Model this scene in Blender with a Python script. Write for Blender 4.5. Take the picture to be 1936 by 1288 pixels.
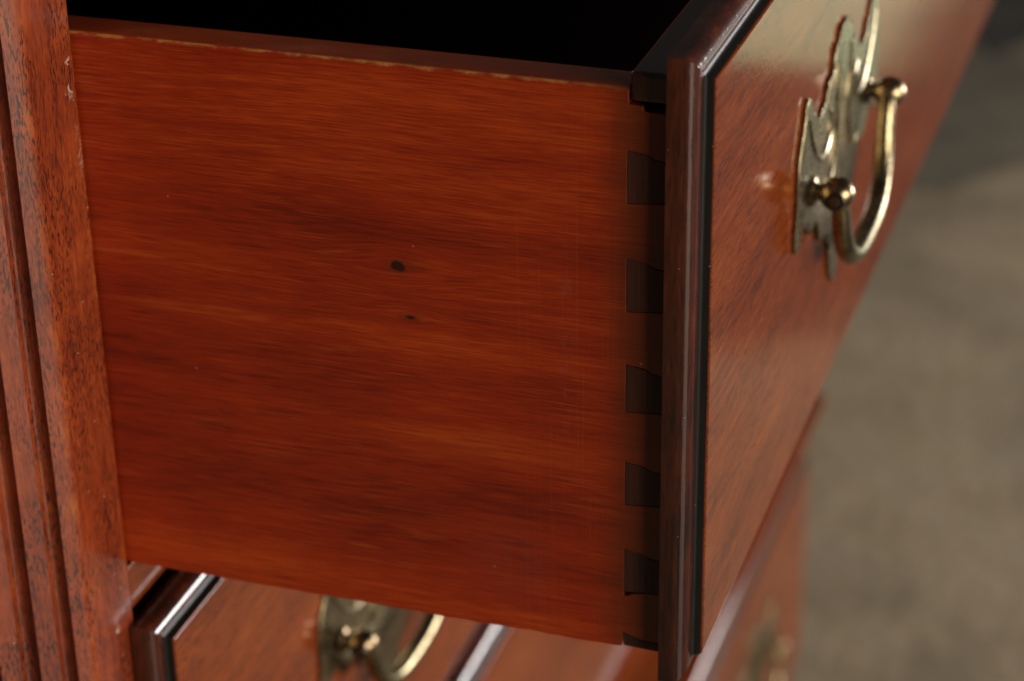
import bpy, bmesh, math, random
from mathutils import Matrix, Vector

scene = bpy.context.scene
for o in list(bpy.data.objects):
    bpy.data.objects.remove(o)
COL = scene.collection

# ------------------------------------------------------------------ camera
cam_data = bpy.data.cameras.new("camera")
cam = bpy.data.objects.new("camera", cam_data)
COL.objects.link(cam)
RX = Vector((0.9490774, 0.3146388, -0.0159500))      # image right in the world
RY = Vector((0.1292241, -0.4349658, -0.8911262))     # image down
RZ = Vector((-0.2873206, 0.8436867, -0.4534751))     # view direction
rot = Matrix((RX, -RY, -RZ)).transposed().to_4x4()
cam.matrix_world = Matrix.Translation((0.1513093, -0.5402998, 0.2125598)) @ rot
cam_data.sensor_width = 36.0
cam_data.lens = 36.0 * 4380.0 / 1936.0
cam_data.clip_start = 0.01
cam_data.clip_end = 200.0
cam_data.dof.use_dof = True
cam_data.dof.focus_distance = 0.628
cam_data.dof.aperture_fstop = 9.5
cam_data.dof.aperture_blades = 0
scene.camera = cam

# ------------------------------------------------------------------ world and lamps (covered place, lit from its open front)
world = bpy.data.worlds.new("World")
scene.world = world
world.use_nodes = True
bg = world.node_tree.nodes["Background"]
bg.inputs[0].default_value = (1.0, 0.95, 0.88, 1)
bg.inputs[1].default_value = 0.035


def area_lamp(name, loc, target, sx, sy, power, col):
    l = bpy.data.lights.new(name, 'AREA')
    l.shape = 'RECTANGLE'
    l.size, l.size_y, l.energy, l.color = sx, sy, power, col
    o = bpy.data.objects.new(name, l)
    COL.objects.link(o)
    o.location = loc
    o.rotation_euler = (Vector(target) - Vector(loc)).to_track_quat('-Z', 'Y').to_euler()
    return o


# daylight entering through the wide open front
area_lamp("open_front_daylight", (4.35, -1.45, 0.55), (0.0, 0.1, -0.15), 3.7, 2.0, 265.0, (1.0, 0.93, 0.80))
# a second, farther opening that glints in the polish and the brass
area_lamp("side_opening_daylight", (2.55, 3.10, -0.20), (0.0, 0.1, -0.2), 1.6, 1.0, 130.0, (1.0, 0.98, 0.96))
# added fill lamp, brightens the unseen green sheet mirrored in the drawer front
pl = area_lamp("green_sheet_fill", (1.15, 4.3, 1.3), (1.15, 4.3, -1.2), 1.2, 2.2, 16.0, (1.0, 0.98, 0.94))
pl.data.spread = math.radians(45)

scene.view_settings.view_transform = 'Standard'
scene.view_settings.look = 'None'
scene.view_settings.exposure = 0.0
scene.view_settings.gamma = 1.0
scene.view_settings.use_curve_mapping = False
scene.render.engine = 'CYCLES'
scene.cycles.use_denoising = True
scene.cycles.max_bounces = 8


# ------------------------------------------------------------------ node helpers
class NT:
    def __init__(self, name):
        self.m = bpy.data.materials.new(name)
        self.m.use_nodes = True
        self.t = self.m.node_tree
        self.t.nodes.clear()
        self.out = self.n('ShaderNodeOutputMaterial')
        self.b = self.n('ShaderNodeBsdfPrincipled')
        self.t.links.new(self.b.outputs[0], self.out.inputs[0])
        self.tc = self.n('ShaderNodeTexCoord')
        self.obj = self.tc.outputs['Object']

    def n(self, t):
        return self.t.nodes.new(t)

    def put(self, sock, v):
        if hasattr(v, 'is_output') or isinstance(v, bpy.types.NodeSocket):
            self.t.links.new(v, sock)
        else:
            if isinstance(v, (tuple, list)) and len(v) == 3 and sock.type == 'RGBA':
                v = (*v, 1)
            sock.default_value = v

    def math(self, op, a, b=0.0, c=None, clamp=False):
        n = self.n('ShaderNodeMath')
        n.operation = op
        n.use_clamp = clamp
        self.put(n.inputs[0], a)
        self.put(n.inputs[1], b)
        if c is not None:
            self.put(n.inputs[2], c)
        return n.outputs[0]

    def vmath(self, op, a, b=(0, 0, 0)):
        n = self.n('ShaderNodeVectorMath')
        n.operation = op
        self.put(n.inputs[0], a)
        if op == 'SCALE':
            self.put(n.inputs['Scale'], b)
        else:
            self.put(n.inputs[1], b)
        return n.outputs['Value'] if op in ('LENGTH', 'DOT_PRODUCT', 'DISTANCE') else n.outputs[0]

    def scale(self, v, s):
        return self.vmath('MULTIPLY', v, s)

    def noise(self, v, sc=1.0, det=2.0, rough=0.5, dist=0.0, color=False):
        n = self.n('ShaderNodeTexNoise')
        self.put(n.inputs['Vector'], v)
        n.inputs['Scale'].default_value = sc
        n.inputs['Detail'].default_value = det
        n.inputs['Roughness'].default_value = rough
        n.inputs['Distortion'].default_value = dist
        return n.outputs['Color' if color else 'Fac']

    def voronoi(self, v, sc=1.0, feature='F1'):
        n = self.n('ShaderNodeTexVoronoi')
        n.feature = feature
        self.put(n.inputs['Vector'], v)
        n.inputs['Scale'].default_value = sc
        return n.outputs['Distance'], n.outputs['Color']

    def ramp(self, f, lo, hi, smooth=True):
        n = self.n('ShaderNodeMapRange')
        n.interpolation_type = 'SMOOTHSTEP' if smooth else 'LINEAR'
        self.put(n.inputs[0], f)
        n.inputs[1].default_value = lo
        n.inputs[2].default_value = hi
        return n.outputs[0]

    def mix(self, f, a, b, mode='MIX'):
        n = self.n('ShaderNodeMix')
        n.data_type = 'RGBA'
        n.blend_type = mode
        self.put(n.inputs[0], f)
        self.put(n.inputs[6], a)
        self.put(n.inputs[7], b)
        return n.outputs[2]

    def sep(self, v):
        n = self.n('ShaderNodeSeparateXYZ')
        self.put(n.inputs[0], v)
        return n.outputs

    def comb(self, x, y, z):
        n = self.n('ShaderNodeCombineXYZ')
        for i, q in enumerate((x, y, z)):
            self.put(n.inputs[i], q)
        return n.outputs[0]

    def bump(self, h, strength=0.2, dist=0.0005):
        n = self.n('ShaderNodeBump')
        n.inputs['Strength'].default_value = strength
        n.inputs['Distance'].default_value = dist
        self.put(n.inputs['Height'], h)
        return n.outputs[0]

    def spot(self, v, c, r, soft=0.5):
        """1 inside an ellipsoid at c with radii r, 0 outside"""
        d = self.vmath('SUBTRACT', v, c)
        d = self.vmath('DIVIDE', d, r)
        return self.ramp(self.vmath('LENGTH', d), 1.0, 1.0 - soft)

    def set(self, **kw):
        for k, v in kw.items():
            self.put(self.b.inputs[k.replace('_', ' ')], v)


def along(axis, cross, length):
    return tuple(length if i == axis else cross for i in range(3))


def wood(name, axis, dark, mid, light, cross=260, length=14, wav=0.004, pores=0.0, pore_scale=(900, 130),
         band=(38, 3.0), rough=0.45, coat=1.0, coat_rough=0.1, spec=0.4, per_object=False, bump=0.12, figure=0.0,
         extra=None, dust=0.0, coat_bump=0.0, weights=(.30, .35, .45, .25), pore_lim=(.60, .68), knots=(), lim1=(-.17, .02), lim2=(-.01, .22), ior=1.45):
    t = NT(name)
    v = t.obj
    if per_object:
        info = t.n('ShaderNodeObjectInfo')
        off = t.math('MULTIPLY', info.outputs['Random'], 7.3)
        v = t.vmath('ADD', v, t.comb(off, off, off))
    # slow wander of the fibres
    w = t.noise(t.scale(v, along(axis, 16, 5)), 1.0, 2, color=True)
    w = t.scale(t.vmath('SUBTRACT', w, (.5, .5, .5)), (wav * 2,) * 3)
    vv = t.vmath('ADD', v, w)
    for (kx, kz), kr in knots:                      # the fibres part round a knot
        m = t.spot(v, (kx, 0, kz), (kr * 2.2, .05, kr), 1.0)
        px, py, pz = t.sep(vv)
        dz = t.math('SUBTRACT', pz, kz)
        vv = t.comb(px, py, t.math('SUBTRACT', pz, t.math('MULTIPLY', t.math('MULTIPLY', dz, m), .8)))
    fib = t.noise(t.scale(vv, along(axis, cross * 4, length * 4)), 1.0, 3, .6)
    mid_n = t.noise(t.scale(vv, along(axis, cross, length)), 1.0, 3, .55)
    bnd = t.noise(t.scale(vv, along(axis, *band)), 1.0, 2, .5)
    blot = t.noise(t.scale(v, along(axis, 22, 14)), 1.0, 3, .55)
    f = t.math('ADD', t.math('MULTIPLY', fib, weights[0]), t.math('MULTIPLY', mid_n, weights[1]))
    f = t.math('ADD', f, t.math('MULTIPLY', bnd, weights[2]))
    f = t.math('ADD', f, t.math('MULTIPLY', blot, weights[3]))
    f = t.math('SUBTRACT', f, sum(weights) / 2)
    f1 = t.ramp(f, *lim1)
    f2 = t.ramp(f, *lim2)
    col = t.mix(f1, dark, mid)
    col = t.mix(f2, col, light)
    if figure:
        fg = t.noise(t.scale(v, along(axis, 30, 120)), 1.0, 2, .5, .6)
        col = t.mix(t.math('MULTIPLY', t.ramp(fg, .42, .62), figure), col, dark)
    h = fib
    if pores:
        p = t.noise(t.scale(vv, along(axis, *pore_scale)), 1.0, 1, .4)
        pm = t.ramp(p, *pore_lim)
        dens = t.ramp(t.noise(t.scale(v, along(axis, 70, 25)), 1.0, 2), .3, .6)
        pm = t.math('MULTIPLY', t.math('MULTIPLY', pm, dens), pores)
        col = t.mix(pm, col, tuple(c * .16 + .004 for c in dark))
        h = t.math('SUBTRACT', fib, t.math('MULTIPLY', pm, 1.5))
    t.vv = vv
    t.cr = coat_rough
    t.rough = rough
    if dust:
        d, c = t.voronoi(v, 900)
        rnd = t.sep(c)[0]
        dm = t.math('MULTIPLY', t.ramp(d, .16, .06), t.math('GREATER_THAN', rnd, 1 - dust))
        col = t.mix(dm, col, (.45, .40, .34))
    if extra:
        col = extra(t, v, col)
    t.set(Base_Color=col, Roughness=t.rough, Coat_Weight=coat, Coat_Roughness=t.cr)
    t.b.inputs['Specular IOR Level'].default_value = spec
    t.b.inputs['Coat IOR'].default_value = ior
    t.put(t.b.inputs['Normal'], t.bump(h, bump, .0004))
    # varnish film: faint orange peel
    peel = t.noise(t.scale(v, (420, 420, 420)), 1.0, 2, .6)
    if coat_bump:
        peel = t.math('ADD', peel, t.math('MULTIPLY', h, coat_bump))
    t.put(t.b.inputs['Coat Normal'], t.bump(peel, .06, .0003))
    return t.m


def side_marks(t, v, col):
    # knots
    kn = t.vmath('ADD', v, t.scale(t.vmath('SUBTRACT', t.noise(t.scale(v, (300,) * 3), 1, 2, color=True), (.5, .5, .5)), (.0016,) * 3))
    # crisp short fibres, pale and dark
    fp = t.noise(t.scale(t.vv, (42, 42, 1800)), 1, 2, .55)
    pz = t.ramp(t.noise(t.scale(v, (18, 18, 45)), 1, 3), .38, .62)
    col = t.mix(t.math('MULTIPLY', t.math('MULTIPLY', t.ramp(fp, .56, .66), pz), .30), col, (.60, .115, .016))
    fd = t.noise(t.scale(t.vmath('ADD', t.vv, (3.1, 0, 1.7)), (62, 62, 1900)), 1, 2, .55)
    col = t.mix(t.math('MULTIPLY', t.ramp(fd, .56, .66), .34), col, (.085, .008, .003))
    # bright cat's-paw figure by the first knot and low on the board
    for c, r, k in (((-.0575, 0, -.0578), (.008, .03, .0012), .8), ((-.040, 0, -.113), (.055, .03, .009), .30),
                    ((-.130, 0, -.0815), (.035, .03, .0026), .45), ((-.150, 0, -.066), (.020, .03, .0014), .4)):
        col = t.mix(t.math('MULTIPLY', t.math('MULTIPLY', t.spot(kn, c, r, .9), t.ramp(t.noise(t.scale(v, (22, 22, 900)), 1, 3, .6), .35, .62)), k * 1.3), col, (.48, .085, .010))
    for c, r, s in (((-.0657, 0, -.0595), (.0026, .03, .0018), .35), ((-.0627, 0, -.0751), (.0019, .03, .0009), .7)):
        halo = t.spot(kn, c, (r[0] * 2.8, .03, r[2] * 2.2), .9)
        col = t.mix(t.math('MULTIPLY', halo, .55), col, (.12, .018, .005))
        col = t.mix(t.math('MULTIPLY', t.spot(kn, c, r, s), .93), col, (.022, .006, .004))
    # cross scratches of the scraper near the joint
    x, y, z = t.sep(v)
    cs = t.noise(t.comb(t.math('MULTIPLY', x, 1500), 0.0, t.math('MULTIPLY', z, 8)), 1, 2, .6)
    zone = t.math('MULTIPLY', t.ramp(x, -.045, -.015), t.ramp(t.noise(t.scale(v, (60, 60, 25)), 1, 2), .40, .60))
    col = t.mix(t.math('MULTIPLY', t.math('MULTIPLY', zone, t.ramp(cs, .50, .75)), .22), col, (.52, .13, .02))
    # rubbed, greyed strip
    rub = t.math('MULTIPLY', t.spot(kn, (-.0172, 0, -.075), (.0032, .03, .055), .8), t.ramp(t.noise(t.scale(v, (1300, 900, 160)), 1, 3, .7), .48, .72))
    col = t.mix(t.math('MULTIPLY', rub, .18), col, (.30, .17, .15))
    # grimy drips low by the joint
    g = t.math('MULTIPLY', t.spot(kn, (-.035, 0, -.150), (.018, .03, .022), .8), t.ramp(cs, .35, .7))
    col = t.mix(t.math('MULTIPLY', g, .3), col, (.12, .05, .05))
    # darker brown towards the joint end
    jn = t.math('ADD', x, t.math('MULTIPLY', t.math('SUBTRACT', t.noise(t.scale(v, (110, 110, 60)), 1, 3), .5), .007))
    col = t.mix(t.math('MULTIPLY', t.ramp(jn, -.0100, .0030), .66), col, (.085, .022, .006))
    # worn pale arris along the top
    zz = t.math('ADD', z, t.math('MULTIPLY', t.math('SUBTRACT', t.noise(t.scale(v, (140, 140, 500)), 1, 4, .7), .5), .0030))
    up = t.ramp(zz, -.0011, -.0003)
    ny = t.sep(t.n('ShaderNodeNewGeometry').outputs['Normal'])[2]
    sidef = t.ramp(ny, .97, .75)
    fade = t.ramp(x, .004, -.02)
    wear = t.math('MULTIPLY', t.math('MULTIPLY', up, sidef), fade)
    wear = t.math('MULTIPLY', wear, t.ramp(t.noise(t.scale(v, (110, 110, 110)), 1, 4, .65), .36, .60))
    col = t.mix(t.math('MULTIPLY', wear, .8), col, (.62, .27, .075))
    # upward top edge: its shade put into the colour as darker brown
    topm = t.ramp(ny, .8, .95)
    col = t.mix(t.math('MULTIPLY', topm, .6), col, (.210, .042, .012))
    # little scratches on the top edge
    sc = t.noise(t.scale(v, (60, 900, 60)), 1, 3, .7)
    col = t.mix(t.math('MULTIPLY', t.math('MULTIPLY', topm, t.ramp(sc, .58, .74)), .45), col, (.42, .20, .09))
    # dried lint specks
    d, c = t.voronoi(v, 230)
    dm = t.math('MULTIPLY', t.ramp(d, .07, .03), t.math('GREATER_THAN', t.sep(c)[0], .955))
    col = t.mix(t.math('MULTIPLY', dm, .7), col, (.5, .38, .30))
    return col


def post_marks(t, v, col):
    # chipped polish near the opening and rubbed outer arris (v is local = world here)
    n = t.scale(t.vmath('SUBTRACT', t.noise(t.scale(v, (420, 420, 300)), 1, 3, .7, color=True), (.5, .5, .5)), (.010,) * 3)
    vv = t.vmath('ADD', v, n)
    chip = t.math('MAXIMUM', t.spot(vv, (-.160, -.0042, -.0075), (.02, .0010, .0016), .6),
                  t.spot(vv, (-.160, -.0046, -.0160), (.02, .0010, .0034), .6))
    chip = t.math('MAXIMUM', chip, t.math('MULTIPLY', t.spot(vv, (-.160, -.0024, -.035), (.02, .0008, .010), .6), .35))
    chip = t.math('MAXIMUM', chip, t.spot(vv, (-.160, -.0101, -.1921), (.02, .0009, .0013), .6))
    chip = t.math('MULTIPLY', chip, t.ramp(t.noise(t.scale(v, (900, 900, 900)), 1, 2), .38, .56))
    col = t.mix(t.math('MULTIPLY', chip, .85), col, (.50, .42, .33))
    d, c = t.voronoi(v, 300)
    dm = t.math('MULTIPLY', t.ramp(d, .10, .04), t.math('GREATER_THAN', t.sep(c)[0], .975))
    col = t.mix(t.math('MULTIPLY', dm, .8), col, (.55, .45, .38))
    # rubbed arris between front and canted face
    x, y, z = t.sep(v)
    e = t.math('ABSOLUTE', t.math('ADD', y, .0266))
    e = t.math('ADD', e, t.math('MULTIPLY', t.math('SUBTRACT', t.noise(t.scale(v, (200, 200, 120)), 1, 3), .5), .0016))
    em = t.math('MULTIPLY', t.ramp(e, .0016, .0003), t.ramp(x, -.1625, -.1608))
    col = t.mix(t.math('MULTIPLY', em, t.ramp(t.noise(t.scale(v, (150, 150, 90)), 1, 3), .42, .95)), col, (.46, .125, .018))
    return col


def fill(name, rgb, rough=.5):
    t = NT(name)
    t.set(Base_Color=rgb, Roughness=rough)
    return t.m


M = {}
M['side'] = wood('stained_pine_side', 0, (.140, .0088, .0020), (.320, .0235, .0031), (.510, .0590, .0060), cross=650, length=22, wav=.0026,
                 band=(50, 4.0), rough=.42, coat=.6, coat_rough=.2, spec=.3, bump=.10, extra=side_marks, coat_bump=.5, weights=(.42, .24, .58, .30), lim1=(-.20, .04), lim2=(0.0, .25), knots=(((-.0657, -.0595), .0110), ((-.0627, -.0751), .0065)))
M['post'] = wood('mahogany_post', 2, (.10, .014, .005), (.225, .034, .0075), (.34, .066, .014), cross=300, length=50, wav=.003,
                 pores=.92, pore_scale=(1900, 420), band=(60, 20), rough=.4, coat=1, spec=.1, coat_rough=.21, ior=1.62, bump=.30, figure=.22, extra=post_marks, coat_bump=1.2,
                 pore_lim=(.55, .60), weights=(.4, .4, .4, .12))
M['front'] = wood('mahogany_front', 1, (.070, .0125, .0040), (.150, .0270, .0062), (.225, .0490, .0092), cross=480, length=30, wav=.008,
                  pores=.7, pore_scale=(1900, 150), band=(50, 7), rough=.45, coat=.9, spec=0.0, coat_rough=.085, bump=.12, per_object=True, dust=.02, coat_bump=.25, weights=(.42, .42, .34, .10))
M['lip'] = wood('dark_mahogany_lip', 2, (.018, .0045, .0030), (.050, .0095, .0042), (.125, .024, .0072), cross=200, length=30, wav=.006,
                pores=.5, pore_scale=(1100, 150), band=(45, 14), rough=.4, coat=1, spec=.05, coat_rough=.085, ior=1.65, bump=.12, dust=.02, coat_bump=.9)
M['pin'] = wood('end_grain_pin', 2, (.022, .0055, .0030), (.056, .0125, .0055), (.12, .028, .011), cross=900, length=20, wav=.001,
                band=(300, 8), rough=.6, coat=.3, coat_rough=.4, bump=.25)
M['inner'] = wood('shade_dark_interior', 1, (.008, .004, .002), (.012, .005, .003), (.018, .008, .004), rough=.75, coat=0, bump=.2)  # near-black colour carries the shade of the unlit interior
M['black'] = wood('ebonised_fillet', 2, (.006, .005, .0045), (.010, .008, .007), (.018, .013, .011), rough=.45, coat=.16, coat_rough=.2, spec=.2, bump=.05, dust=.08)


def brass(name, ca, cb, kt):
    t = NT(name)
    a = t.noise(t.scale(t.obj, (160,) * 3), 1, 4, .6)
    b = t.noise(t.scale(t.obj, (900,) * 3), 1, 2, .6)
    col = t.mix(t.ramp(a, .35, .65), ca, cb)
    tar = t.ramp(t.noise(t.scale(t.obj, (60,) * 3), 1, 4, .6), .52, .72)
    col = t.mix(t.math('MULTIPLY', tar, kt), col, (.10, .060, .035))
    t.set(Base_Color=col, Metallic=1.0, Roughness=t.math('ADD', t.math('MULTIPLY', b, .20), .16))
    t.put(t.b.inputs['Normal'], t.bump(t.math('ADD', a, b), .10, .0006))
    return t.m


M['brass'] = brass('antique_brass', (.200, .155, .080), (.320, .262, .155), .6)
M['bronze'] = brass('brown_brass', (.20, .135, .075), (.33, .245, .14), .7)
M['dark_metal'] = fill('tarnished_rivet', (.09, .055, .03), .4)
M['dark_metal'].node_tree.nodes['Principled BSDF'].inputs['Metallic'].default_value = .8


def ground_mat():
    t = NT('gravelly_ground')
    v = t.obj
    a = t.noise(t.scale(v, (2.6, 2.6, 2.6)), 1, 4, .6)
    b = t.noise(t.scale(v, (11, 11, 11)), 1, 4, .6)
    d, c = t.voronoi(v, 45)
    col = t.mix(t.ramp(a, .38, .64), (.195, .145, .088), (.300, .222, .135))
    col = t.mix(t.math('MULTIPLY', t.ramp(b, .45, .66), .28), col, (.27, .225, .18))
    col = t.mix(t.math('MULTIPLY', t.ramp(b, .52, .34), .28), col, (.085, .072, .05))
    col = t.mix(.08, col, t.mix(t.sep(c)[0], (.09, .075, .05), (.30, .25, .17)))
    t.set(Base_Color=col, Roughness=.9)
    t.put(t.b.inputs['Normal'], t.bump(t.math('SUBTRACT', 1.0, d), .15, .01))
    return t.m


M['ground'] = ground_mat()


def deep_shade_mat():  # near-black ground colour standing in for deep shade
    t = NT('deep_shade_colour')
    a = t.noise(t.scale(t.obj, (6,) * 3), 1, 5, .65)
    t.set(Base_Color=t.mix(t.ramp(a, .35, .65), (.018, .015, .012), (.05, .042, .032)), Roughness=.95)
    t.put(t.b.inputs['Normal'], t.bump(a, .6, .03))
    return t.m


def green_reflect_mat():  # bright greenish colour of an added sheet, imitates sunlit ground in reflections
    t = NT('green_reflect_ground')
    a = t.noise(t.scale(t.obj, (1.6,) * 3), 1, 4, .6)
    col = t.mix(t.ramp(a, .40, .60), (.32, .42, .25), (.58, .58, .38))
    t.set(Base_Color=col, Roughness=.9)
    t.put(t.b.inputs['Normal'], t.bump(a, .4, .02))
    return t.m




def plain_ground(name, ca, cb, sc):
    t = NT(name)
    a = t.noise(t.scale(t.obj, (sc,) * 3), 1, 5, .65)
    t.set(Base_Color=t.mix(t.ramp(a, .35, .65), ca, cb), Roughness=.9)
    t.put(t.b.inputs['Normal'], t.bump(a, .4, .01))
    return t.m


M['dark_reflect_ground'] = plain_ground('dark_reflect_ground', (.035, .034, .033), (.060, .058, .055), 14)  # colour of an added dark sheet that deepens reflections in the lip
M['mid_shade'] = plain_ground('mid_shade_ground', (.085, .070, .048), (.130, .105, .070), 7)  # mid-tone ground colour imitating the light's falloff into shade
M['pale_strip'] = plain_ground('pale_reflect_ground', (.58, .54, .48), (.70, .66, .60), 5)  # colour of an added pale strip that throws sheen into lip and post
M['deep_shade'] = deep_shade_mat()
M['green_reflect'] = green_reflect_mat()


# ------------------------------------------------------------------ mesh helpers
def mesh_obj(name, verts, faces, mat, parent=None, loc=(0, 0, 0), smooth=None, bevel=0.0, seg=2, merge=True):
    me = bpy.data.meshes.new(name)
    me.from_pydata([tuple(v) for v in verts], [], faces)
    bm = bmesh.new()
    bm.from_mesh(me)
    if merge:
        bmesh.ops.remove_doubles(bm, verts=bm.verts, dist=1e-7)
        bmesh.ops.recalc_face_normals(bm, faces=bm.faces)
    bm.to_mesh(me)
    bm.free()
    me.materials.append(mat)
    if smooth is not None:
        for p in me.polygons:
            p.use_smooth = True
        me.set_sharp_from_angle(angle=math.radians(smooth))
    o = bpy.data.objects.new(name, me)
    COL.objects.link(o)
    o.parent = parent
    o.location = loc
    if bevel:
        b = o.modifiers.new('bevel', 'BEVEL')
        b.width = bevel
        b.segments = seg
        b.limit_method = 'ANGLE'
        b.angle_limit = math.radians(35)
        b.use_clamp_overlap = True
        for p in me.polygons:
            p.use_smooth = True
        if smooth is None:
            me.set_sharp_from_angle(angle=math.radians(35))
        b.harden_normals = True
    return o


def prism(outline, axis, a, b):
    """outline: 2-D points in the other two axes (kept in x,y,z order), extruded along axis from a to b"""
    def p(q, h):
        q = list(q)
        q.insert(axis, h)
        return tuple(q)
    n = len(outline)
    v = [p(q, a) for q in outline] + [p(q, b) for q in outline]
    f = [tuple(range(n))[::-1], tuple(range(n, 2 * n))]
    f += [(i, (i + 1) % n, n + (i + 1) % n, n + i) for i in range(n)]
    return v, f


def box(x0, x1, y0, y1, z0, z1):
    return prism([(x0, y0), (x1, y0), (x1, y1), (x0, y1)], 2, z0, z1)


def tube(pts, rads, nseg=14, cap=True):
    pts = [Vector(p) for p in pts]
    v, f = [], []
    prev = None
    for i, p in enumerate(pts):
        a = pts[max(i - 1, 0)]
        b = pts[min(i + 1, len(pts) - 1)]
        d = (b - a).normalized()
        if prev is None:
            up = Vector((1, 0, 0))
            if abs(d.dot(up)) > .95:
                up = Vector((0, 0, 1))
        else:
            up = prev
        s = d.cross(up).normalized()
        u = s.cross(d).normalized()
        prev = u
        for k in range(nseg):
            t = 2 * math.pi * k / nseg
            v.append(p + (s * math.cos(t) + u * math.sin(t)) * rads[i])
    for i in range(len(pts) - 1):
        for k in range(nseg):
            k2 = (k + 1) % nseg
            f.append((i * nseg + k, i * nseg + k2, (i + 1) * nseg + k2, (i + 1) * nseg + k))
    if cap:
        f.append(tuple(range(nseg)))
        f.append(tuple(range((len(pts) - 1) * nseg, len(pts) * nseg)))
    return v, f


def lathe_x(prof, cy, cz, n=28):
    """revolve (x, r) round an axis parallel to X"""
    v, f = [], []
    for x, r in prof:
        for k in range(n):
            t = 2 * math.pi * k / n
            v.append((x, cy + r * math.cos(t), cz + r * math.sin(t)))
    for i in range(len(prof) - 1):
        for k in range(n):
            k2 = (k + 1) % n
            f.append((i * n + k, i * n + k2, (i + 1) * n + k2, (i + 1) * n + k))
    f.append(tuple(range(n)))
    f.append(tuple(range((len(prof) - 1) * n, len(prof) * n)))
    return v, f


def smooth_path(ctrl, n=8):
    """Catmull-Rom"""
    c = [Vector(p) for p in ctrl]
    c = [c[0] * 2 - c[1]] + c + [c[-1] * 2 - c[-2]]
    out = []
    for i in range(1, len(c) - 2):
        p0, p1, p2, p3 = c[i - 1:i + 3]
        for k in range(n):
            t = k / n
            out.append(.5 * ((2 * p1) + (p2 - p0) * t + (2 * p0 - 5 * p1 + 4 * p2 - p3) * t * t + (3 * p1 - p0 - 3 * p2 + p3) * t ** 3))
    out.append(c[-2])
    return out


def thing(name, loc, label, cat, group=None):
    o = bpy.data.objects.new(name, None)
    COL.objects.link(o)
    o.location = loc
    o.empty_display_size = .05
    o['label'] = label
    o['category'] = cat
    if group:
        o['group'] = group
    return o


# ------------------------------------------------------------------ dimensions (metres)
XB, XF = .0115, .0229            # back and face of the drawer front's lip
YL, WD = -.0046, .970            # drawer front from YL to WD
ZT, ZB = .0107, -.1795
XC = -.160                       # carcass front
GZ = -1.20                       # ground

# ------------------------------------------------------------------ ground
def sheet(name, x0, x1, y0, y1, z, mat):
    o = mesh_obj(name, [(x0, y0, z), (x1, y0, z), (x1, y1, z), (x0, y1, z)], [(0, 1, 2, 3)], mat)
    o['kind'] = 'structure'
    return o


sheet('ground', -60, 60, -60, 60, GZ, M['ground'])
rs = random.Random(2)


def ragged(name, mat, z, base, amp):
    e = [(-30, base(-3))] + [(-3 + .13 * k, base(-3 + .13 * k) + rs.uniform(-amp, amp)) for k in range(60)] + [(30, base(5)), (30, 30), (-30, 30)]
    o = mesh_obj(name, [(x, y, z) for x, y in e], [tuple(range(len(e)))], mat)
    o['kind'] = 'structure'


ragged('mid_shade_ground', M['mid_shade'], GZ + .002, lambda x: 2.95 - .75 * min(1, max(0, (x + .10) / .35)), .22)  # half shade painted on the ground as a mid-tone sheet
ragged('deep_shade_ground', M['deep_shade'], GZ + .006, lambda x: 3.55 - 1.25 * min(1, max(0, (x + .10) / .40)), .22)  # deep shade painted on the ground, also darkens the panel's reflection
sheet('dark_reflect_sheet', .75, 40, -40, 2.35, GZ + .004, M['dark_reflect_ground'])  # added unseen dark sheet, keeps the lip's reflections dark
strip_pts = [(.60, -.12), (.75, -.90), (3.9, -3.3), (3.9, -1.45)]
pale_strip = mesh_obj('pale_reflect_strip', [(x, y, GZ + .008) for x, y in strip_pts], [(0, 1, 2, 3)], M['pale_strip'])  # added unseen pale strip, gives the lip its narrow highlight
pale_strip['kind'] = 'structure'
sheet('green_reflect_sheet', .50, 1.9, 3.2, 30, GZ + .010, M['green_reflect'])  # added unseen bright sheet, mirrored at the top of the drawer front


# ------------------------------------------------------------------ carcass
chest = thing('chest_carcass', (-.42, .465, GZ), 'red mahogany chest carcass with fluted canted corner post at left', 'chest')
CL = (.42, -.465, -GZ)           # children are modelled in world coordinates


def cpart(name, vf, mat, **kw):
    return mesh_obj(name, vf[0], vf[1], mat, chest, CL, **kw)


def post_outline(y_in, sgn):
    """outline in XY; y_in inner edge; sgn -1 = left post"""
    A = Vector((XC, y_in + sgn * .0250))
    u = Vector((-.70711, sgn * .70711))
    nrm = Vector((.70711, sgn * .70711))
    pts = [(XC - .065, y_in), (XC, y_in)]
    # rounded arris
    pts += [(A.x, A.y - sgn * .0012), (A.x - .0001, A.y - sgn * .0004)]
    s = .0010
    pts.append(tuple(A + u * s))
    s = .0056
    for wdt, land in ((.0052, .0060), (.0058, .0060), (.0056, .0060), (.0056, .0064)):
        for k in range(11):
            a = math.pi * k / 10
            depth = .0040 * math.sin(a) ** .8
            pts.append(tuple(A + u * (s + wdt * (1 - math.cos(a)) / 2) - nrm * depth))
        s += wdt + land
    pts.append(tuple(A + u * s))
    end = A + u * s
    pts.append((XC - .065, end.y))
    return pts


cpart('corner_post', prism(post_outline(-.0012, -1), 2, -.603, .045), M['post'], smooth=30)
cpart('corner_post', prism(post_outline(WD - .0034, 1), 2, -.603, .045), M['post'], smooth=30)
YO0, YO1 = -.0012, WD - .0034
for z0, z1 in ((.0125, .045), (-.1905, -.1752), (-.3960, -.3805), (-.603, -.5860)):
    cpart('drawer_rail', box(XC - .05, XC, YO0 + .0003, YO1 - .0003, z0, z1), M['front'], bevel=.0006)
for y in (-.066, WD + .042):
    cpart('side_panel', box(-.62, XC - .066, y, y + .016, -.60, .045), M['post'])
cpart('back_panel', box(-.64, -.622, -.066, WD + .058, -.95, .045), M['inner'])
cpart('top_board', box(-.64, XC + .022, -.09, WD + .085, .0455, .070), M['front'], bevel=.004)


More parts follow.
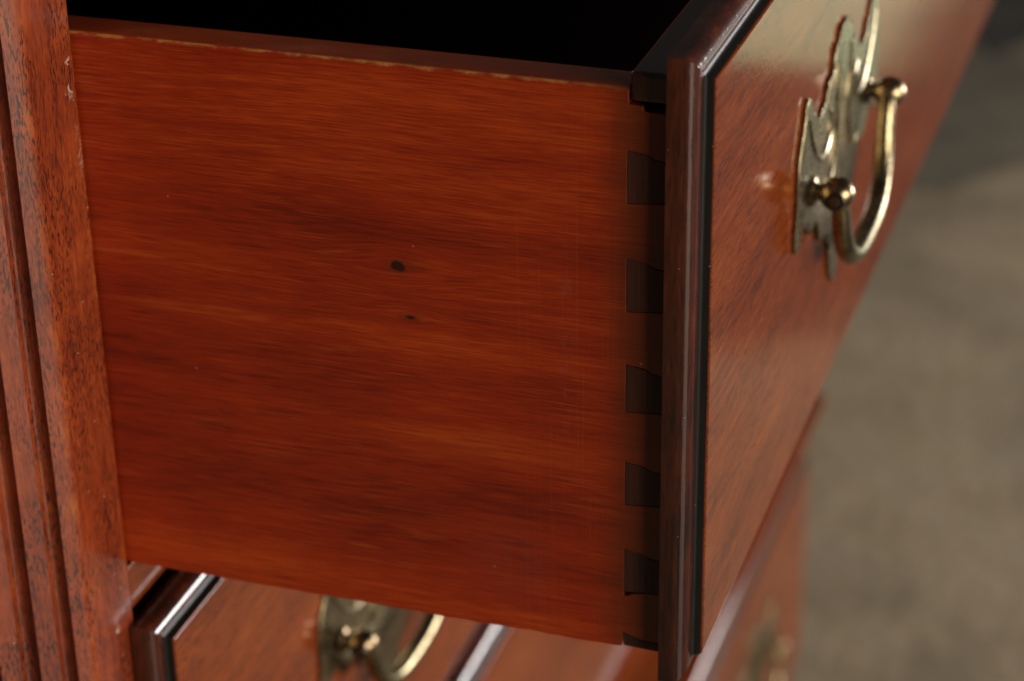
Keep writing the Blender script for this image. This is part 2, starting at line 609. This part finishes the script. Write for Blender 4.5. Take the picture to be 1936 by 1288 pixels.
def sweep3(prof, yl, yr):
    """moulding running round left side, front and right side; prof = (x of front, z) with matching side overhang"""
    n = len(prof)
    v, f = [], []

    def at(st, x, z):
        o = x - XC
        return [(-.62, yl - o, z), (x, yl - o, z), (x, yr + o, z), (-.62, yr + o, z)][st]
    for st in range(3):
        b = len(v)
        for x, z in prof:
            v += [at(st, x, z), at(st + 1, x, z)]
        for i in range(n - 1):
            f.append((b + 2 * i + 1, b + 2 * i, b + 2 * i + 2, b + 2 * i + 3))
    return v, f


wp = [(-.30, -.6035), (-.152, -.6045), (-.148, -.6065), (-.138, -.609), (-.128, -.6115)]
for k in range(9):
    a = math.pi / 2 * (1 - k / 4)
    wp.append((-.125 + .0065 * math.cos(a), -.618 + .0065 * math.sin(a)))
wp += [(-.127, -.6255), (-.1285, -.627), (-.129, -.630)]
for k in range(1, 9):
    a = math.pi / 2 * k / 8
    wp.append((-.1385 + .0095 * math.cos(a), -.630 - .011 * math.sin(a)))
wp += [(-.1385, -.6445), (-.30, -.6445)]
cpart('waist_moulding', sweep3(wp, -.03, WD - .032), M['front'], smooth=35, merge=False)

# lower case
XL = -.1385
for y0, y1 in ((-.052, -.0012), (WD - .0034, WD + .020)):
    cpart('lower_stile', box(XL - .05, XL - .0003, y0, y1, -1.06, -.645), M['post'], bevel=.001)
for z0, z1 in ((-.655, -.6450), (-.862, -.845), (-1.06, -1.045)):
    cpart('drawer_rail', box(XL - .048, XL, YO0 + .0003, YO1 - .0003, z0, z1), M['front'], bevel=.0006)
for y in (-.052, WD + .004):
    cpart('side_panel', box(-.62, XL - .051, y, y + .016, -1.06, -.645), M['post'])
cpart('plinth', sweep3([(-.30, -1.061), (-.134, -1.061), (-.120, -1.075), (-.112, -1.10), (-.112, GZ + .001), (-.30, GZ + .001)], -.03, WD + .006),
      M['front'], smooth=35, merge=False)


# ------------------------------------------------------------------ drawers
def front_profile():
    pr = [(0.0, XB), (0.0, XB + .0034)]
    R = .0046
    for k in range(1, 11):
        a = math.pi / 2 * k / 10
        pr.append((R * (1 - math.cos(a)), XB + .0034 + R * math.sin(a)))
    return pr, R


def ring_sweep(prof, y0, y1, z0, z1, cap_first=False, cap_last=False):
    """profile (inset, x) run round a rectangle; the four runs keep their own vertices so the mitres stay crisp"""
    v, f = [], []
    n = len(prof)

    def ring(ins, x):
        return [(x, y0 + ins, z0 + ins), (x, y1 - ins, z0 + ins), (x, y1 - ins, z1 - ins), (x, y0 + ins, z1 - ins)]
    for k in range(4):
        b = len(v)
        for ins, x in prof:
            r = ring(ins, x)
            v += [r[k], r[(k + 1) % 4]]
        for i in range(n - 1):
            f.append((b + 2 * i, b + 2 * i + 1, b + 2 * i + 3, b + 2 * i + 2))
    if cap_first:
        b = len(v)
        v += ring(*prof[0])
        f.append((b + 3, b + 2, b + 1, b))
    if cap_last:
        b = len(v)
        v += ring(*prof[-1])
        f.append((b, b + 1, b + 2, b + 3))
    return v, f


PINS = [(-.0176, -.0326), (-.0487, -.0644), (-.0805, -.0953), (-.1112, -.1250), (-.1398, -.1541)]


def pin_outline(zt, zb, g=0.0, rnd=None):
    e = rnd or [0, 0, 0, 0]
    return [(0 - g, zt + g * .6 + e[0]), (.0030, zt - .0004 + g + e[1]), (.0056, zt - .0008 + g + e[1]), (.0074, zt - .0019 + g + e[2]),
            (XB, zt - .0024 + g + e[2]), (XB, zb + .0010 - g + e[3]), (.0062, zb + .0006 - g), (.0028, zb + .0002 - g), (0 - g, zb - g)]


def side_outline():
    rnd = random.Random(4)
    back = -.42
    pts = [(back, -.1733), (back, 0.0)]
    pts += [(-.30, .0001), (-.2, -.0001), (-.1, .0001), (-.03, 0.0), (.0002, -.0001)]
    # notch for the top half pin
    pts += [(.0002, -.0046), (.0040, -.0049), (.0044, -.0063), (.0100, -.0065), (.0102, -.0050), (XB, -.0050)]
    for i, (zt, zb) in enumerate(PINS):
        o = pin_outline(zt, zb, .00009)
        seq = [o[4], o[3], o[2], o[1], o[0], o[8]]
        if i == 4:                                   # broken corner under the lowest pin
            seq += [(-.0002, zb - .0014), (.0010, zb - .0012), (.0024, zb - .0003), (.0052, zb + .0002)]
        else:
            seq += [o[7]]
        seq += [o[6], o[5]]
        pts += seq
    # bottom half pin socket then bottom edge with small chips
    pts += [(XB, -.1700), (.0050, -.1698), (-.0004, -.1680), (-.0006, -.1728)]
    x = -.002
    while x > back + .01:
        j = rnd.uniform(-.00022, .00022) - (.0 if x < -.03 else rnd.uniform(-.0004, .0003))
        pts.append((x, -.1733 + j))
        x -= rnd.uniform(.002, .007) if x > -.16 else .02
    return pts


def make_handle(parent, yc, zc, loc):
    """willow-pattern plate with two ball posts and a bail; modelled in drawer coordinates"""
    half = [(0, .0405), (.0028, .0414), (.0058, .0408), (.0076, .0386), (.0082, .0366), (.0108, .0374), (.0136, .0368), (.0156, .0344), (.0160, .0318),
            (.0160, .0298), (.0184, .0284), (.0215, .0290), (.0244, .0280), (.0262, .0256), (.0272, .0236), (.0300, .0228), (.0335, .0222), (.0378, .0216), (.0410, .0226),
            (.0428, .0240), (.0450, .0268), (.0478, .0268), (.0498, .0296), (.0530, .0335), (.0568, .0352), (.0600, .0335), (.0606, .0300),
            (.0622, .0262), (.0650, .0225), (.0672, .0170), (.0682, .0100), (.0676, .0040), (.0684, -.0020), (.0692, -.0080), (.0684, -.0125),
            (.0655, -.0140), (.0622, -.0120), (.0590, -.0090), (.0550, -.0085), (.0515, -.0110), (.0478, -.0150), (.0430, -.0165), (.0390, -.0150),
            (.0352, -.0150), (.0325, -.0180), (.0305, -.0225), (.0270, -.0262), (.0225, -.0275), (.0190, -.0268), (.0160, -.0285), (.0140, -.0320),
            (.0108, -.0345), (.0085, -.0362), (.0095, -.0405), (.0085, -.0455), (.0045, -.0498), (0, -.0535)]
    ol = [(yc - y, zc + z) for y, z in half] + [(yc + y, zc + z) for y, z in half[-2:0:-1]]
    v, f = prism(ol, 0, XF + .0001, XF + .0014)
    plate = mesh_obj('handle_plate', v, f, M['brass'], parent, loc, bevel=.0005, seg=3)
    # raised chased scrolls on the plate
    for sg in (-1, 1):
        for ctrl, r in (([(.0560, .0270), (.0500, .0180), (.0400, .0090), (.0300, .0060), (.0220, .0090), (.0200, .0160), (.0245, .0190)], .0010),
                        ([(.0100, .0300), (.0120, .0200), (.0100, .0080), (.0150, -.0050), (.0240, -.0110), (.0300, -.0080)], .0010)):
            path = [(XF + .0013, yc + sg * a, zc + b) for a, b in ctrl]
            p = smooth_path(path, 6)
            vv, ff = tube(p, [r * (.5 + .5 * math.sin(math.pi * i / (len(p) - 1))) + .0002 for i in range(len(p))], 8)
            mesh_obj('scroll', vv, ff, M['brass'], plate, (0, 0, 0), smooth=40)
    bx = XF + .0094
    for sg in (-1, 1):
        cy = yc + sg * .0468
        prof = [(XF + .0015, .0050), (XF + .0024, .0050), (XF + .0030, .0042), (XF + .0034, .0027), (XF + .0044, .0027)]
        for k in range(1, 13):
            a = math.pi * (1 - k / 12.0) - .62 * (1 - k / 12.0)
            prof.append((bx + .0057 * math.cos(a), max(.0002, .0057 * math.sin(a))))
        vv, ff = lathe_x(prof, cy, zc)
        mesh_obj('ball_post', vv, ff, M['bronze'], plate, (0, 0, 0), smooth=50)
        # sunken bail end on the outer side of the ball: dark ring and rivet
        vv, ff = tube([(bx + .0004, cy + sg * .0046, zc - .0004), (bx + .0004, cy + sg * .00585, zc - .0004)], [.0030, .0030], 20)
        mesh_obj('pivot_ring', vv, ff, M['black'], plate, (0, 0, 0), smooth=40)
        vv, ff = tube([(bx + .0004, cy + sg * .0055, zc - .0004), (bx + .0004, cy + sg * .0061, zc - .0004), (bx + .0004, cy + sg * .0064, zc - .0004)],
                      [.0019, .0019, .0010], 16)
        mesh_obj('rivet', vv, ff, M['dark_metal'], plate, (0, 0, 0), smooth=40)
    half_b = [(.0440, .0000, 0), (.0418, -.0030, .0002), (.0400, -.0080, .0004), (.0385, -.0140, .0006), (.0358, -.0205, .0010),
              (.0305, -.0270, .0014), (.0225, -.0315, .0018), (.0120, -.0335, .0020)]
    ctrl = [(bx + d, yc - y, zc + z) for y, z, d in half_b] + [(bx + .0020, yc, zc - .0340)] + [(bx + d, yc + y, zc + z) for y, z, d in half_b[::-1]]
    p = smooth_path(ctrl, 6)
    n = len(p) - 1
    vv, ff = tube(p, [.0027 + .0010 * math.sin(math.pi * i / n) ** 1.2 for i in range(n + 1)], 18)
    mesh_obj('bail', vv, ff, M['brass'], plate, (0, 0, 0), smooth=60)
    return plate


def make_drawer():
    root = thing('drawer', (0, 0, ZB), 'pulled-out drawer showing its red stained side and dovetail joint', 'drawer',
                 'drawers of the chest')
    L = (0, 0, -ZB)

    def part(name, vf, mat, parent=root, loc=L, **kw):
        return mesh_obj(name, vf[0], vf[1], mat, parent, loc, **kw)

    # sides with the sockets of the joint cut in
    so = side_outline()
    yr = WD + YL
    for y0, y1 in ((0.0, .0132), (yr - .0132, yr)):
        sd = part('drawer_side', prism(so, 1, y0, y1), M['side'], bevel=.00016)
        bm = bmesh.new()
        bm.from_mesh(sd.data)
        top = [e for e in bm.edges if all(v.co.z > -.0003 for v in e.verts) and abs(e.verts[0].co.y - e.verts[1].co.y) < 1e-6]
        bmesh.ops.bevel(bm, geom=top, offset=.0017, segments=4, profile=.5, affect='EDGES', clamp_overlap=True)
        for f in bm.faces:
            f.smooth = True
        bm.to_mesh(sd.data)
        bm.free()
        sd.data.set_sharp_from_angle(angle=math.radians(35))
    # front board behind the lip
    o = [(.0134, -.1730), (yr - .0134, -.1730), (yr - .0134, -.0042), (yr - .0003, -.0042), (yr - .0003, .0042), (.0003, .0042), (.0003, -.0042), (.0134, -.0042)]
    v, f = prism(o, 0, .0004, XB + .0012)
    part('front_board', (v, f), M['lip'], bevel=.0012)
    rnd = random.Random(9)
    for zt, zb in PINS:
        for y0, y1 in ((.00005, .0133), (yr - .0133, yr - .00005)):
            e = [rnd.uniform(-.0002, .0002) for _ in range(4)]
            part('dovetail_pin', prism(pin_outline(zt, zb, -.00002, e), 1, y0, y1), M['pin'], bevel=.00012, seg=1)
    for y0, y1 in ((.0002, .0133), (yr - .0133, yr - .0002)):
        part('dovetail_pin', prism([(0, -.1684), (.005, -.1702), (XB, -.1704), (XB, -.1731), (-.0002, -.1727)], 1, y0, y1), M['pin'], bevel=.00012, seg=1)
    # back and bottom
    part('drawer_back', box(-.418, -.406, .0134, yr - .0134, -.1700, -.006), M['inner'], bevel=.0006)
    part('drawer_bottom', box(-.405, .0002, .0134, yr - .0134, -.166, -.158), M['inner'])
    # lipped, thumbnail-moulded front
    pr, R = front_profile()
    lip = part('moulded_lip', ring_sweep(pr + [(.0052, XB + .0081)], YL, WD, ZB, ZT, cap_first=True), M['lip'], smooth=35, merge=False)
    fl = [(.0050, XB + .0079)]
    for k in range(0, 7):
        a = math.pi / 2 * k / 6
        fl.append((.0053 + .0013 * math.sin(a), XB + .0081 + .0013 * (1 - math.cos(a))))
    fl += [(.0068, XB + .0104), (.0069, XF - .0006)]
    mesh_obj('black_fillet', *ring_sweep(fl, YL, WD, ZB, ZT), M['black'], lip, (0, 0, 0), smooth=40, merge=False)
    fp = [(.0069, XF - .0006), (.00695, XF - .0003), (.0072, XF - .00008), (.0076, XF)]
    part('front_face', ring_sweep(fp, YL, WD, ZB, ZT, cap_last=True), M['front'], smooth=50, merge=False)
    make_handle(root, .1772, -.0800, L)
    make_handle(root, WD + YL - .1780, -.0810, L)
    return root


d1 = make_drawer()


def copy_tree(o, parent=None):
    c = o.copy()
    COL.objects.link(c)
    c.parent = parent
    for ch in list(o.children):
        copy_tree(ch, c)
    return c


for (lx, lz), label in (((XC - XB + .0006, -.2052), 'closed drawer directly below the pulled-out one, brass handle half hidden'),
                        ((XC - XB + .0006, -.4107), 'closed drawer second below the pulled-out one, above the waist moulding'),
                        ((XL - XB + .0006, -.6635), 'closed blurred drawer below the projecting waist moulding at bottom right')):
    c = copy_tree(d1)
    c.location = (lx, 0, ZB + lz)
    c['label'] = label
